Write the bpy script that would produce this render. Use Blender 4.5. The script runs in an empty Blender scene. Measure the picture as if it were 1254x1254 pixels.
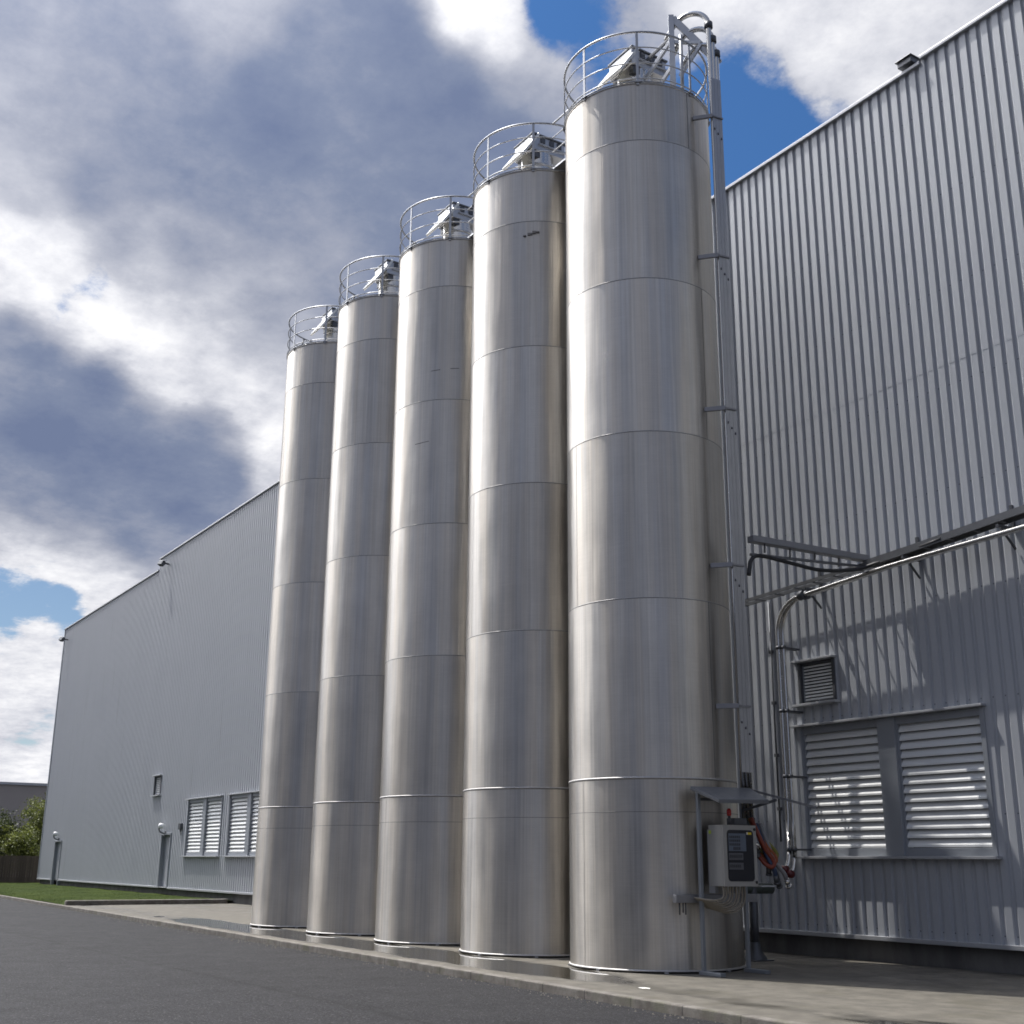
import bpy, math, random
from mathutils import Vector, Matrix, noise
R = math.radians
random.seed(7)
scene = bpy.context.scene
COL = scene.collection

# ------------------------------------------------------------------ layout
X1, YS, SR, SP, SH = -16.10, 13.18, 1.40, 3.50, 15.53      # silo row: first axis, radius, spacing, height
W = 17.05                                                   # facade plane
SUN_A, SUN_EL = R(24), R(65.5)                                # sun: angle out of the facade, elevation

# ------------------------------------------------------------------ mesh builder
class MB:
    def __init__(s): s.v = []; s.f = []; s.sm = []
    def add(s, vs, fs, smooth=False):
        o = len(s.v); s.v += [Vector(v) for v in vs]
        for f in fs: s.f.append([o + i for i in f]); s.sm.append(smooth)
        return s
    def box(s, x0, x1, y0, y1, z0, z1, M=None):
        vs = [Vector((x, y, z)) for z in (z0, z1) for y in (y0, y1) for x in (x0, x1)]
        if M: vs = [M @ v for v in vs]
        return s.add(vs, [(0,2,3,1),(4,5,7,6),(0,1,5,4),(2,6,7,3),(0,4,6,2),(1,3,7,5)])
    def bar(s, a, b, w, h, up=(0,0,1)):
        a, b = Vector(a), Vector(b); d = (b-a).normalized(); u = Vector(up)
        if abs(d.dot(u)) > .98: u = Vector((0,1,0))
        r = d.cross(u).normalized(); u = r.cross(d)
        vs = [p + r*(w/2*i) + u*(h/2*j) for p in (a, b) for i, j in ((-1,-1),(1,-1),(1,1),(-1,1))]
        return s.add(vs, [(3,2,1,0),(4,5,6,7),(0,1,5,4),(1,2,6,5),(2,3,7,6),(3,0,4,7)])
    def tube(s, pts, r, n=10, caps=True, closed=False):
        pts = [Vector(p) for p in pts]; m = len(pts); rings = []
        prev = None
        for i, p in enumerate(pts):
            if closed: t = (pts[(i+1) % m] - pts[i-1]).normalized()
            else: t = (pts[min(i+1, m-1)] - pts[max(i-1, 0)]).normalized()
            if prev is None:
                a = Vector((0,0,1)) if abs(t.z) < .9 else Vector((0,1,0))
                u = t.cross(a).normalized()
            else:
                u = (prev - t*prev.dot(t)).normalized()
            prev = u; w = t.cross(u)
            rr = r[i] if isinstance(r, (list, tuple)) else r
            rings.append([p + (u*math.cos(2*math.pi*k/n) + w*math.sin(2*math.pi*k/n))*rr for k in range(n)])
        o = len(s.v)
        for rg in rings: s.v += rg
        for i in range(m if closed else m-1):
            j = (i+1) % m
            for k in range(n):
                l = (k+1) % n
                s.f.append([o+i*n+k, o+i*n+l, o+j*n+l, o+j*n+k]); s.sm.append(True)
        if caps and not closed:
            s.f.append([o+k for k in reversed(range(n))]); s.sm.append(False)
            s.f.append([o+(m-1)*n+k for k in range(n)]); s.sm.append(False)
        return s
    def lathe(s, prof, c=(0,0,0), n=48, a0=0, a1=2*math.pi, smooth=True):
        full = abs(a1-a0-2*math.pi) < 1e-6; m = n if full else n+1; o = len(s.v); c = Vector(c)
        for (r, z) in prof:
            for k in range(m):
                a = a0 + (a1-a0)*k/n
                s.v.append(c + Vector((r*math.cos(a), r*math.sin(a), z)))
        for i in range(len(prof)-1):
            for k in range(n):
                l = (k+1) % m
                s.f.append([o+i*m+k, o+i*m+l, o+(i+1)*m+l, o+(i+1)*m+k]); s.sm.append(smooth)
        return s
    def prism(s, poly, y0, y1):            # polygon in XZ, extruded along Y
        n = len(poly)
        vs = [(x, y0, z) for x, z in poly] + [(x, y1, z) for x, z in poly]
        return s.add(vs, [list(range(n))] + [list(reversed(range(n, 2*n)))] + [[i, i+n, (i+1) % n + n, (i+1) % n] for i in range(n)])
    def build(s, name, mat, parent=None, bevel=0, origin=None):
        off = Vector((0,0,0))
        if parent is not None:
            off = Vector(parent.get('_o', (0,0,0)))
        elif origin is not None: off = Vector(origin)
        me = bpy.data.meshes.new(name)
        me.from_pydata([v - off for v in s.v], [], s.f); me.update()
        me.polygons.foreach_set('use_smooth', s.sm)
        me.materials.append(mat)
        o = bpy.data.objects.new(name, me); COL.objects.link(o)
        if parent is not None: o.parent = parent; o['_o'] = tuple(off)
        elif origin is not None: o.location = off; o['_o'] = tuple(off)
        if bevel:
            b = o.modifiers.new('bevel', 'BEVEL'); b.width = bevel; b.segments = 2; b.limit_method = 'ANGLE'
        return o

def tag(o, label=None, cat=None, group=None, kind=None):
    if label: o['label'] = label
    if cat: o['category'] = cat
    if group: o['group'] = group
    if kind: o['kind'] = kind
    return o

def thing(name, loc, label, cat, group=None, local=False):
    o = bpy.data.objects.new(name, None); COL.objects.link(o); o.location = loc
    o.empty_display_size = .2
    o['_o'] = (0,0,0) if local else tuple(loc)
    return tag(o, label, cat, group)

def copy_tree(o, parent=None):
    c = o.copy(); COL.objects.link(c)
    if parent: c.parent = parent
    for ch in [x for x in bpy.data.objects if x.parent == o]: copy_tree(ch, c)
    return c

def arc(c, r, a0, a1, ax, ay, n=10):
    c, ax, ay = Vector(c), Vector(ax), Vector(ay)
    return [c + ax*(r*math.cos(a0+(a1-a0)*i/n)) + ay*(r*math.sin(a0+(a1-a0)*i/n)) for i in range(n+1)]

def smooth_path(pts, n=6):
    pts = [Vector(p) for p in pts]; out = []
    P = [pts[0]*2-pts[1]] + pts + [pts[-1]*2-pts[-2]]
    for i in range(1, len(P)-2):
        for k in range(n):
            t = k/n; a, b, c, d = P[i-1], P[i], P[i+1], P[i+2]
            out.append(.5*((2*b) + (c-a)*t + (2*a-5*b+4*c-d)*t*t + (3*b-a-3*c+d)*t**3))
    return out + [pts[-1]]

# ------------------------------------------------------------------ materials
class NT:
    def __init__(s, tree): s.t = tree; s.n = tree.nodes; s.l = tree.links
    def new(s, ty, **kw):
        n = s.n.new(ty)
        for k, v in kw.items(): setattr(n, k, v)
        return n
    def put(s, sock, v):
        if isinstance(v, bpy.types.NodeSocket): s.l.new(v, sock)
        elif isinstance(v, (tuple, list)) and sock.type == 'RGBA' and len(v) == 3: sock.default_value = (*v, 1)
        else: sock.default_value = v
    def m(s, op, a, b=None, c=None, clamp=False):
        n = s.new('ShaderNodeMath', operation=op, use_clamp=clamp)
        for i, v in enumerate((a, b, c)):
            if v is not None: s.put(n.inputs[i], v)
        return n.outputs[0]
    def vm(s, op, a, b=None, c=None, out=0, scale=None):
        if out == 'Value': out = 1
        n = s.new('ShaderNodeVectorMath', operation=op)
        for i, v in enumerate((a, b, c)):
            if v is not None: s.put(n.inputs[i], v)
        if scale is not None: s.put(n.inputs['Scale'], scale)
        return n.outputs[out]
    def noise(s, vec, scale, detail=4, rough=.5, dist=0, out='Fac', dim='3D'):
        n = s.new('ShaderNodeTexNoise', noise_dimensions=dim)
        if vec is not None: s.l.new(vec, n.inputs['Vector'])
        n.inputs['Scale'].default_value = scale; n.inputs['Detail'].default_value = detail
        n.inputs['Roughness'].default_value = rough; n.inputs['Distortion'].default_value = dist
        return n.outputs[out]
    def ss(s, v, lo, hi, a=0., b=1.):
        n = s.new('ShaderNodeMapRange', interpolation_type='SMOOTHSTEP')
        s.put(n.inputs[0], v); s.put(n.inputs[1], lo); s.put(n.inputs[2], hi); s.put(n.inputs[3], a); s.put(n.inputs[4], b)
        return n.outputs[0]
    def mix(s, f, a, b):
        n = s.new('ShaderNodeMix', data_type='RGBA')
        s.put(n.inputs[0], f); s.put(n.inputs[6], a); s.put(n.inputs[7], b)
        return n.outputs[2]
    def mapping(s, vec, scale=(1,1,1), rot=(0,0,0)):
        n = s.new('ShaderNodeMapping'); s.l.new(vec, n.inputs[0])
        n.inputs['Scale'].default_value = scale; n.inputs['Rotation'].default_value = rot
        return n.outputs[0]
    def bump(s, h, strength, dist):
        n = s.new('ShaderNodeBump'); s.put(n.inputs['Strength'], strength); s.put(n.inputs['Distance'], dist)
        s.l.new(h, n.inputs['Height']); return n.outputs[0]

def mat(name):
    m = bpy.data.materials.new(name); m.use_nodes = True
    t = NT(m.node_tree); b = m.node_tree.nodes['Principled BSDF']
    tc = t.new('ShaderNodeTexCoord'); g = t.new('ShaderNodeNewGeometry')
    return m, t, b, tc.outputs['Object'], g.outputs['Position']

def simple(name, col, rough=.5, metal=0, var=.12, scale=6, bump=0, spec=None):
    m, t, b, ob, pos = mat(name)
    n = t.noise(pos, scale, 5, .6)
    k = t.m('MULTIPLY_ADD', n, 2*var, 1-var)
    c = t.vm('SCALE', Vector(col), scale=k)
    t.l.new(c, b.inputs['Base Color'])
    b.inputs['Metallic'].default_value = metal
    t.put(b.inputs['Roughness'], t.m('MULTIPLY_ADD', t.noise(pos, scale*2.3, 4), .2, rough-.1))
    if spec is not None: b.inputs['Specular IOR Level'].default_value = spec
    if bump: t.l.new(t.bump(n, bump, .02), b.inputs['Normal'])
    return m

def m_steel():
    m, t, b, ob, pos = mat('brushed_steel')
    sx = t.new('ShaderNodeSeparateXYZ'); t.l.new(ob, sx.inputs[0])
    z = sx.outputs[2]
    # course number: a small step of tone from sheet to sheet
    course = t.m('ADD', t.m('ADD', t.m('GREATER_THAN', z, 2.87), t.m('GREATER_THAN', z, 5.77)), t.m('ADD', t.m('ADD', t.m('GREATER_THAN', z, 8.67), t.m('GREATER_THAN', z, 11.55)), t.m('GREATER_THAN', z, 14.35)))
    info = t.new('ShaderNodeObjectInfo')
    off = t.new('ShaderNodeCombineXYZ'); t.put(off.inputs[2], t.m('MULTIPLY_ADD', course, 3.7, t.m('MULTIPLY', info.outputs['Random'], 50)))
    flat = t.vm('MULTIPLY', ob, Vector((1,1,.035)))
    p = t.vm('ADD', flat, off.outputs[0])
    band = t.noise(p, 3.2, 5, .65)                       # vertical bands left by the rolling
    fine = t.noise(t.vm('ADD', t.vm('MULTIPLY', ob, Vector((1,1,.012))), off.outputs[0]), 26, 3, .6)
    brush = t.noise(t.vm('MULTIPLY', ob, Vector((3,3,120))), 1.0, 3, .6)   # horizontal brushing
    blot = t.noise(pos, 1.1, 6, .6)
    f = t.m('MULTIPLY_ADD', t.m('SUBTRACT', band, .5), .62, t.m('MULTIPLY_ADD', t.m('SUBTRACT', fine, .5), .55, t.m('MULTIPLY_ADD', t.m('SUBTRACT', blot, .5), .42, t.m('MULTIPLY_ADD', t.m('SUBTRACT', brush, .5), .22, t.m('MULTIPLY_ADD', t.m('FRACT', t.m('MULTIPLY', t.m('ADD', course, t.m('MULTIPLY', info.outputs['Random'], 7)), .618)), .16, .92)))))
    tone = t.mix(t.ss(band, .35, .65), (.545,.527,.498), (.53,.492,.438))
    c = t.vm('SCALE', tone, scale=f)
    t.l.new(c, b.inputs['Base Color'])
    b.inputs['Metallic'].default_value = 1
    r = t.m('MULTIPLY_ADD', t.m('SUBTRACT', band, .5), .30, t.m('MULTIPLY_ADD', t.m('SUBTRACT', blot, .5), .12, .40))
    t.l.new(r, b.inputs['Roughness'])
    b.inputs['Anisotropic'].default_value = .76
    tg = t.new('ShaderNodeTangent', direction_type='RADIAL', axis='Z')
    t.l.new(tg.outputs[0], b.inputs['Tangent']); b.inputs['Anisotropic Rotation'].default_value = .25
    wav = t.noise(t.vm('ADD', t.vm('MULTIPLY', ob, Vector((1,1,.16))), off.outputs[0]), 1.6, 2, .4)
    t.l.new(t.bump(t.m('ADD', t.m('MULTIPLY', wav, 1.0), t.m('MULTIPLY', fine, .06)), .6, .075), b.inputs['Normal'])
    return m

def m_cladding():
    m, t, b, ob, pos = mat('grey_cladding')
    st = t.noise(t.vm('MULTIPLY', pos, Vector((1,1,.06))), 2.5, 5, .6)
    bl = t.noise(pos, .35, 4, .55)
    c = t.mix(t.m('MULTIPLY_ADD', st, .6, t.m('MULTIPLY', bl, .4)), (.335,.352,.382), (.435,.452,.482))
    t.l.new(c, b.inputs['Base Color'])
    sepp = t.new('ShaderNodeSeparateXYZ'); t.l.new(pos, sepp.inputs[0])
    fx_ = t.m('ABSOLUTE', t.m('SUBTRACT', t.m('FRACT', t.m('MULTIPLY_ADD', sepp.outputs[0], 1/.228, 1000.)), .72))
    fz_ = t.m('ABSOLUTE', t.m('SUBTRACT', t.m('FRACT', t.m('MULTIPLY_ADD', sepp.outputs[2], 1/1.83, 10.2)), .5))
    dot_ = t.m('MULTIPLY', t.m('LESS_THAN', fx_, .055), t.m('LESS_THAN', fz_, .0062))
    c = t.vm('SCALE', c, scale=t.m('MULTIPLY_ADD', dot_, -.6, 1.0))
    stain = t.ss(t.noise(t.vm('MULTIPLY', pos, Vector((5,5,.25))), 1.0, 4, .6), .56, .75, 0., .22)
    c = t.mix(stain, c, (.15,.145,.13))
    t.l.new(c, b.inputs['Base Color'])
    b.inputs['Metallic'].default_value = .08
    t.put(b.inputs['Roughness'], t.m('MULTIPLY_ADD', st, .2, .38))
    return m

def m_concrete():
    m, t, b, ob, pos = mat('slab_concrete')
    big = t.noise(pos, .55, 5, .55); mid = t.noise(pos, 3.0, 6, .65); fine = t.noise(pos, 45, 3, .6)
    sep = t.new('ShaderNodeSeparateXYZ'); t.l.new(pos, sep.inputs[0]); x, y = sep.outputs[0], sep.outputs[1]
    dry = t.mix(t.ss(mid, .3, .75), (.076,.069,.056), (.138,.125,.102))
    dry = t.mix(t.ss(t.noise(t.vm('ADD', pos, Vector((9,3,1))), 1.3, 5, .6), .5, .72, 0, .55), dry, (.065,.058,.038))
    # puddles: pooled rain along the front of the silos, worn patches with their own outline
    ye = t.m('MULTIPLY_ADD', x, -.022, 10.55)             # runs beside the kerb
    d = t.m('ABSOLUTE', t.m('SUBTRACT', y, t.m('ADD', ye, .15)))
    wet = t.m('SUBTRACT', t.m('ADD', t.ss(d, .25, 1.1, .62, 0.), t.m('MULTIPLY', t.noise(t.vm('MULTIPLY', pos, Vector((.8,1.6,1))), .75, 4, .5), .75)), .0)
    wx = t.ss(x, -16.2, -13.6, 0., .34)
    wl = t.ss(x, -36, -33, .35, 0.)
    wet = t.m('SUBTRACT', t.m('SUBTRACT', wet, wx), wl)
    pud = t.ss(wet, .70, .78); damp = t.ss(wet, .56, .74)
    back = t.m('MULTIPLY', t.ss(t.noise(pos, .8, 5, .6), .46, .58), t.ss(y, 13.6, 14.6))
    damp = t.m('MAXIMUM', damp, t.m('MULTIPLY', back, .7))
    c = t.vm('SCALE', dry, scale=t.m('MULTIPLY_ADD', damp, -.42, 1.0))
    c = t.mix(t.m('MULTIPLY', pud, .5), c, (.05,.046,.036))
    c = t.vm('SCALE', c, scale=t.m('MULTIPLY_ADD', fine, .24, .88))
    # saw cut joints
    j = t.m('ABSOLUTE', t.m('SUBTRACT', t.m('FRACT', t.m('MULTIPLY', t.m('ADD', x, 100.6), 1/3.5)), .5))
    jm = t.m('LESS_THAN', j, .0022)
    c = t.vm('SCALE', c, scale=t.m('MULTIPLY_ADD', jm, -.5, 1.0))
    t.l.new(c, b.inputs['Base Color'])
    t.put(b.inputs['Roughness'], t.m('MAXIMUM', .02, t.m('SUBTRACT', t.m('MULTIPLY_ADD', damp, -.35, .8), t.m('MULTIPLY', pud, .5))))
    h = t.m('MULTIPLY', t.m('MULTIPLY_ADD', fine, .3, t.m('MULTIPLY', mid, 1.0)), t.m('SUBTRACT', 1.0, pud))
    t.l.new(t.bump(h, .35, .015), b.inputs['Normal'])
    return m

def m_asphalt():
    m, t, b, ob, pos = mat('asphalt')
    big = t.noise(pos, .22, 4, .55); mid = t.noise(pos, 1.6, 5, .6); fine = t.noise(pos, 70, 2, .7); vor = t.new('ShaderNodeTexVoronoi')
    t.l.new(pos, vor.inputs['Vector']); vor.inputs['Scale'].default_value = 60
    c = t.mix(t.m('MULTIPLY_ADD', big, .55, t.m('MULTIPLY', mid, .45)), (.0095,.0093,.0110), (.0200,.0197,.0226))
    sepc = t.new('ShaderNodeSeparateColor'); t.l.new(vor.outputs['Color'], sepc.inputs[0])
    st = t.m('POWER', sepc.outputs[0], 3.0)
    c = t.vm('SCALE', c, scale=t.m('MAXIMUM', .15, t.m('MULTIPLY_ADD', st, 2.2, t.m('MULTIPLY_ADD', t.noise(pos, 22, 4, .8), 2.2, t.m('MULTIPLY_ADD', fine, .8, -1.05)))))
    pale = t.m('GREATER_THAN', sepc.outputs[1], .984)
    c = t.mix(t.m('MULTIPLY', pale, .6), c, (.16,.155,.145))
    # old cracks and oily patches
    ve = t.new('ShaderNodeTexVoronoi', feature='DISTANCE_TO_EDGE'); ve.inputs['Scale'].default_value = .34
    t.l.new(t.vm('ADD', pos, t.vm('SCALE', t.noise(pos, .8, 5, .65, out='Color'), scale=2.2)), ve.inputs['Vector'])
    ck = t.m('MULTIPLY', t.ss(ve.outputs['Distance'], .002, .008, 1., 0.), t.ss(t.noise(pos, .25, 3), .48, .56))
    oil = t.ss(t.noise(t.vm('ADD', pos, Vector((40,7,0))), .9, 4, .55), .60, .72, 0., .45)
    c = t.vm('SCALE', c, scale=t.m('SUBTRACT', 1.0, t.m('MAXIMUM', t.m('MULTIPLY', ck, .6), oil)))
    # a paving joint that wanders across the yard
    sep = t.new('ShaderNodeSeparateXYZ'); t.l.new(pos, sep.inputs[0]); x, y = sep.outputs[0], sep.outputs[1]
    jy = t.m('ADD', t.m('MULTIPLY_ADD', x, .028, 7.25), t.m('MULTIPLY', t.m('SUBTRACT', t.noise(pos, .9, 3), .5), .25))
    jd = t.m('ABSOLUTE', t.m('SUBTRACT', y, jy))
    c = t.vm('SCALE', c, scale=t.ss(jd, .01, .10, .62, 1.0))
    seal = t.ss(t.m('SUBTRACT', jy, y), 0., .3)
    c = t.vm('SCALE', c, scale=t.m('MULTIPLY_ADD', seal, .10, .95))
    t.l.new(c, b.inputs['Base Color'])
    t.put(b.inputs['Roughness'], t.m('MULTIPLY_ADD', mid, .22, .62))
    b.inputs['Specular IOR Level'].default_value = .22
    t.l.new(t.bump(t.m('ADD', vor.outputs['Distance'], t.m('MULTIPLY', fine, .7)), .55, .012), b.inputs['Normal'])
    return m

def m_kerb():
    m, t, b, ob, pos = mat('kerb_concrete')
    mid = t.noise(pos, 4, 6, .65); fine = t.noise(pos, 50, 3, .6)
    c = t.mix(t.ss(mid, .3, .7), (.10,.088,.075), (.19,.175,.155))
    c = t.vm('SCALE', c, scale=t.m('MULTIPLY_ADD', fine, .5, .75))
    sep = t.new('ShaderNodeSeparateXYZ'); t.l.new(pos, sep.inputs[0])
    j = t.m('ABSOLUTE', t.m('SUBTRACT', t.m('FRACT', t.m('ADD', sep.outputs[0], 100)), .5))
    c = t.vm('SCALE', c, scale=t.m('MULTIPLY_ADD', t.m('LESS_THAN', j, .012), -.55, 1.0))
    moss = t.ss(t.noise(pos, 2.2, 5, .6), .52, .68)
    c = t.mix(t.m('MULTIPLY', moss, .5), c, (.10,.10,.06))
    t.l.new(c, b.inputs['Base Color']); b.inputs['Roughness'].default_value = .85
    t.l.new(t.bump(t.m('ADD', fine, mid), .5, .012), b.inputs['Normal'])
    return m

def m_grass():
    m, t, b, ob, pos = mat('grass_green')
    n = t.noise(pos, .55, 6, .7); f = t.noise(pos, 9, 4, .7)
    c = t.mix(t.ss(t.m('MULTIPLY_ADD', n, .6, t.m('MULTIPLY', f, .4)), .3, .7), (.012,.026,.003), (.050,.070,.009))
    t.l.new(c, b.inputs['Base Color']); b.inputs['Roughness'].default_value = .9; b.inputs['Specular IOR Level'].default_value = .08
    t.l.new(t.bump(f, 1.0, .08), b.inputs['Normal'])
    return m

def m_leaf(name, lo, hi):
    m, t, b, ob, pos = mat(name)
    n = t.noise(pos, 1.3, 3, .6); f = t.noise(pos, 9, 2, .6)
    c = t.mix(t.ss(t.m('MULTIPLY_ADD', n, .5, t.m('MULTIPLY', f, .5)), .36, .62), lo, hi)
    t.l.new(c, b.inputs['Base Color']); b.inputs['Roughness'].default_value = .55
    tr = t.new('ShaderNodeBsdfTranslucent'); t.l.new(c, tr.inputs[0])
    mx = t.new('ShaderNodeMixShader'); mx.inputs[0].default_value = .3
    t.l.new(b.outputs[0], mx.inputs[1]); t.l.new(tr.outputs[0], mx.inputs[2])
    t.l.new(mx.outputs[0], m.node_tree.nodes['Material Output'].inputs[0])
    return m

def m_plinth():
    m, t, b, ob, pos = mat('dark_plinth')
    n = t.noise(t.vm('MULTIPLY', pos, Vector((1,1,.4))), 2.2, 6, .65)
    c = t.mix(t.ss(n, .3, .7), (.085,.083,.082), (.15,.147,.142))
    t.l.new(c, b.inputs['Base Color']); b.inputs['Roughness'].default_value = .85
    t.l.new(t.bump(n, .3, .02), b.inputs['Normal'])
    return m

def m_boards():
    m, t, b, ob, pos = mat('dark_boards')
    sep = t.new('ShaderNodeSeparateXYZ'); t.l.new(pos, sep.inputs[0])
    br = t.m('FLOOR', t.m('MULTIPLY', sep.outputs[1], 1/.15))
    wn = t.new('ShaderNodeTexWhiteNoise', noise_dimensions='1D'); t.l.new(br, wn.inputs['W'])
    g = t.noise(t.vm('MULTIPLY', pos, Vector((4,4,.5))), 6, 4, .6)
    c = t.mix(t.m('MULTIPLY_ADD', wn.outputs[0], .6, t.m('MULTIPLY', g, .4)), (.045,.033,.026), (.10,.078,.062))
    t.l.new(c, b.inputs['Base Color']); b.inputs['Roughness'].default_value = .85
    return m

STEEL = m_steel(); CLAD = m_cladding(); CONC = m_concrete(); ASPH = m_asphalt(); KERB = m_kerb(); GRASS = m_grass()
PLINTH = m_plinth(); BOARDS = m_boards()
GALV = simple('galvanised_steel', (.46,.47,.49), .42, .85, .15, 5)
RAILM = simple('rail_galvanised', (.40,.41,.43), .45, .8, .12, 9)
PIPE = simple('polished_pipe', (.58,.57,.55), .24, 1, .12, 7)
DARKST = simple('dark_steel', (.10,.105,.115), .5, .6, .2, 8)
TRAYM = simple('tray_metal', (.16,.165,.175), .5, .7, .2, 6)
FLASH = simple('flashing_grey', (.30,.32,.35), .42, .3, .08, 2)
TRIMW = simple('pale_trim', (.40,.41,.43), .4, .3, .08, 2)
WHITE = simple('white_louvre', (.74,.75,.74), .4, 0, .06, 4)
FILTW = simple('white_filter_paint', (.70,.71,.70), .35, .1, .08, 5)
RUBBER = simple('black_rubber', (.022,.022,.024), .55, 0, .2, 9)
CABGREY = simple('cabinet_grey', (.30,.295,.28), .45, .0, .06, 5)
SCREEN = simple('dark_window', (.018,.018,.022), .12, 0, .1, 5)
BLUEPAN = simple('panel_blue_grey', (.10,.125,.165), .5, 0, .1, 9)
KEYS = simple('dark_keys', (.035,.036,.042), .5, 0, .2, 30)
SEAM = simple('weld_bead', (.50,.49,.48), .55, .75, .25, 12)
POSTB = simple('bracket_grey', (.26,.26,.27), .45, .7, .12, 6)
GROOVE = simple('seam_groove', (.20,.195,.185), .5, .8, .3, 12)
SCUFF = simple('scuffed_steel', (.20,.19,.18), .5, .8, .35, 20)
GAPM = simple('dark_gap', (.02,.02,.02), .9, 0, .1, 9)
REDC = simple('red_cap', (.10,.012,.014), .22, .1, .15, 20)
YELL = simple('yellow_sticker', (.62,.46,.02), .5, 0, .05, 20)
GRYEL = simple('yellow_green_sticker', (.42,.55,.04), .5, 0, .05, 20)
DOORM = simple('door_grey', (.33,.34,.37), .45, .1, .06, 4)
SHED = simple('shed_brown_grey', (.40,.355,.32), .7, 0, .08, .4)
YARDM = simple('unseen_yard_front', (.10,.088,.078), .7, 0, .15, .3)
BARK = simple('bark', (.075,.06,.045), .9, 0, .3, 12)
LAMPW = simple('lamp_white', (.72,.73,.74), .3, 0, .05, 9)
CONDUIT = simple('conduit_tan', (.23,.205,.165), .55, 0, .1, 9)
STONE = simple('gutter_stone', (.17,.155,.13), .8, 0, .5, 14)
STICK = simple('white_spot', (.75,.74,.70), .7, 0, .1, 9)

# ------------------------------------------------------------------ ground
mb = MB(); mb.add([(-900,-900,-.1),(900,-900,-.1),(900,900,-.1),(-900,900,-.1)], [(0,1,2,3)])
tag(mb.build('asphalt_road', ASPH), kind='structure')

def ky(x): return 9.62 - .0285*(x + 6.0)            # front face of the kerb
KW = .16
XG = -46.2                                          # edge between the lawn and the slab
def strip(y_of0, y_of1, x0, x1, z0, z1, n):
    mb = MB()
    for i in range(n):
        a = x0 + (x1-x0)*i/n; b = x0 + (x1-x0)*(i+1)/n
        mb.add([(a,y_of0(a),z0),(b,y_of0(b),z0),(b,y_of1(b),z0),(a,y_of1(a),z0),(a,y_of0(a),z1),(b,y_of0(b),z1),(b,y_of1(b),z1),(a,y_of1(a),z1)],
               [(4,5,6,7),(0,1,5,4),(2,3,7,6)] + ([(3,0,4,7)] if i == 0 else []) + ([(1,2,6,5)] if i == n-1 else []))
    return mb
tag(strip(lambda x: ky(x)+KW, lambda x: W+.3, XG+.3, 6, -.3, 0., 40).build('concrete_slab', CONC), kind='structure')
mb = strip(ky, lambda x: ky(x)+KW-.003, XG-34, 6, -.25, .012, 130)
for v in mb.v:
    v.y += .010*noise.noise(Vector((v.x*1.3, 0, 3))); 
    if v.z > 0: v.z += .008*noise.noise(Vector((v.x*1.7, 5, 1)))
tag(mb.build('roadside_kerb', KERB, bevel=.015), kind='structure')
# raised kerb between lawn and slab
mb = MB(); mb.box(XG, XG+.28, ky(XG)+KW, W-.2, -.2, .17)
tag(mb.build('lawn_kerb', KERB, bevel=.05), kind='structure')
# lawn
mb = MB(); nx, ny = 60, 16
xs = [XG - 48 + (48)*i/nx for i in range(nx+1)]
vs = []
for j in range(ny+1):
    for x in xs:
        y0 = ky(x)+KW; y1 = 24.0 if x < -78.9 else W+.2
        y = y0 + (y1-y0)*j/ny
        vs.append((x, y, .02 + .10*min(1, j/4) + .05*noise.noise(Vector((x*.4, y*.6, 0)))))
mb.add(vs, [(j*(nx+1)+i, j*(nx+1)+i+1, (j+1)*(nx+1)+i+1, (j+1)*(nx+1)+i) for j in range(ny) for i in range(nx)], True)
for k in range(14000):
    x = XG - 1 - 34*random.random(); y0 = ky(x)+KW; y = y0 + (W-y0)*random.random()
    h = .02+.035*random.random(); a = random.random()*6.28; dx, dy = .008*math.cos(a), .008*math.sin(a)
    zz = .1 + .05*noise.noise(Vector((x*.4, y*.6, 0))) - (.08*max(0, 1-(y-y0)/1.5))
    mb.add([(x-dx,y-dy,zz),(x+dx,y+dy,zz),(x+random.uniform(-.03,.03),y+random.uniform(-.03,.03),zz+h)], [(0,1,2)])
tag(mb.build('lawn_grass', GRASS), kind='stuff')
# grit gathered along the kerb
mb = MB()
for k in range(420):
    x = random.uniform(-38, -8.5); y = ky(x) - abs(random.gauss(.0, .16)) - .01; r = random.uniform(.006, .02)
    z = -.1; pts = [(x+r*random.uniform(.6,1.2)*math.cos(a), y+r*random.uniform(.6,1.2)*math.sin(a), z) for a in (0,1.57,3.14,4.71)] + [(x,y,z+r*1.1)]
    mb.add(pts, [(0,1,4),(1,2,4),(2,3,4),(3,0,4)])
tag(mb.build('gutter_gravel', STONE), kind='stuff')
# pale spot on the slab
mb = MB(); c = Vector((-13.4,10.75,.003)); mb.add([c + Vector((.11*math.cos(a)*random.uniform(.8,1.1), .07*math.sin(a)*random.uniform(.8,1.1), 0)) for a in [i*.524 for i in range(12)]] + [c+Vector((0,0,.008))], [(i,(i+1)%12,12) for i in range(12)])
tag(mb.build('plaster_splash', STICK), 'small white splash of plaster on the concrete slab near the kerb', 'splash')

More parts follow.
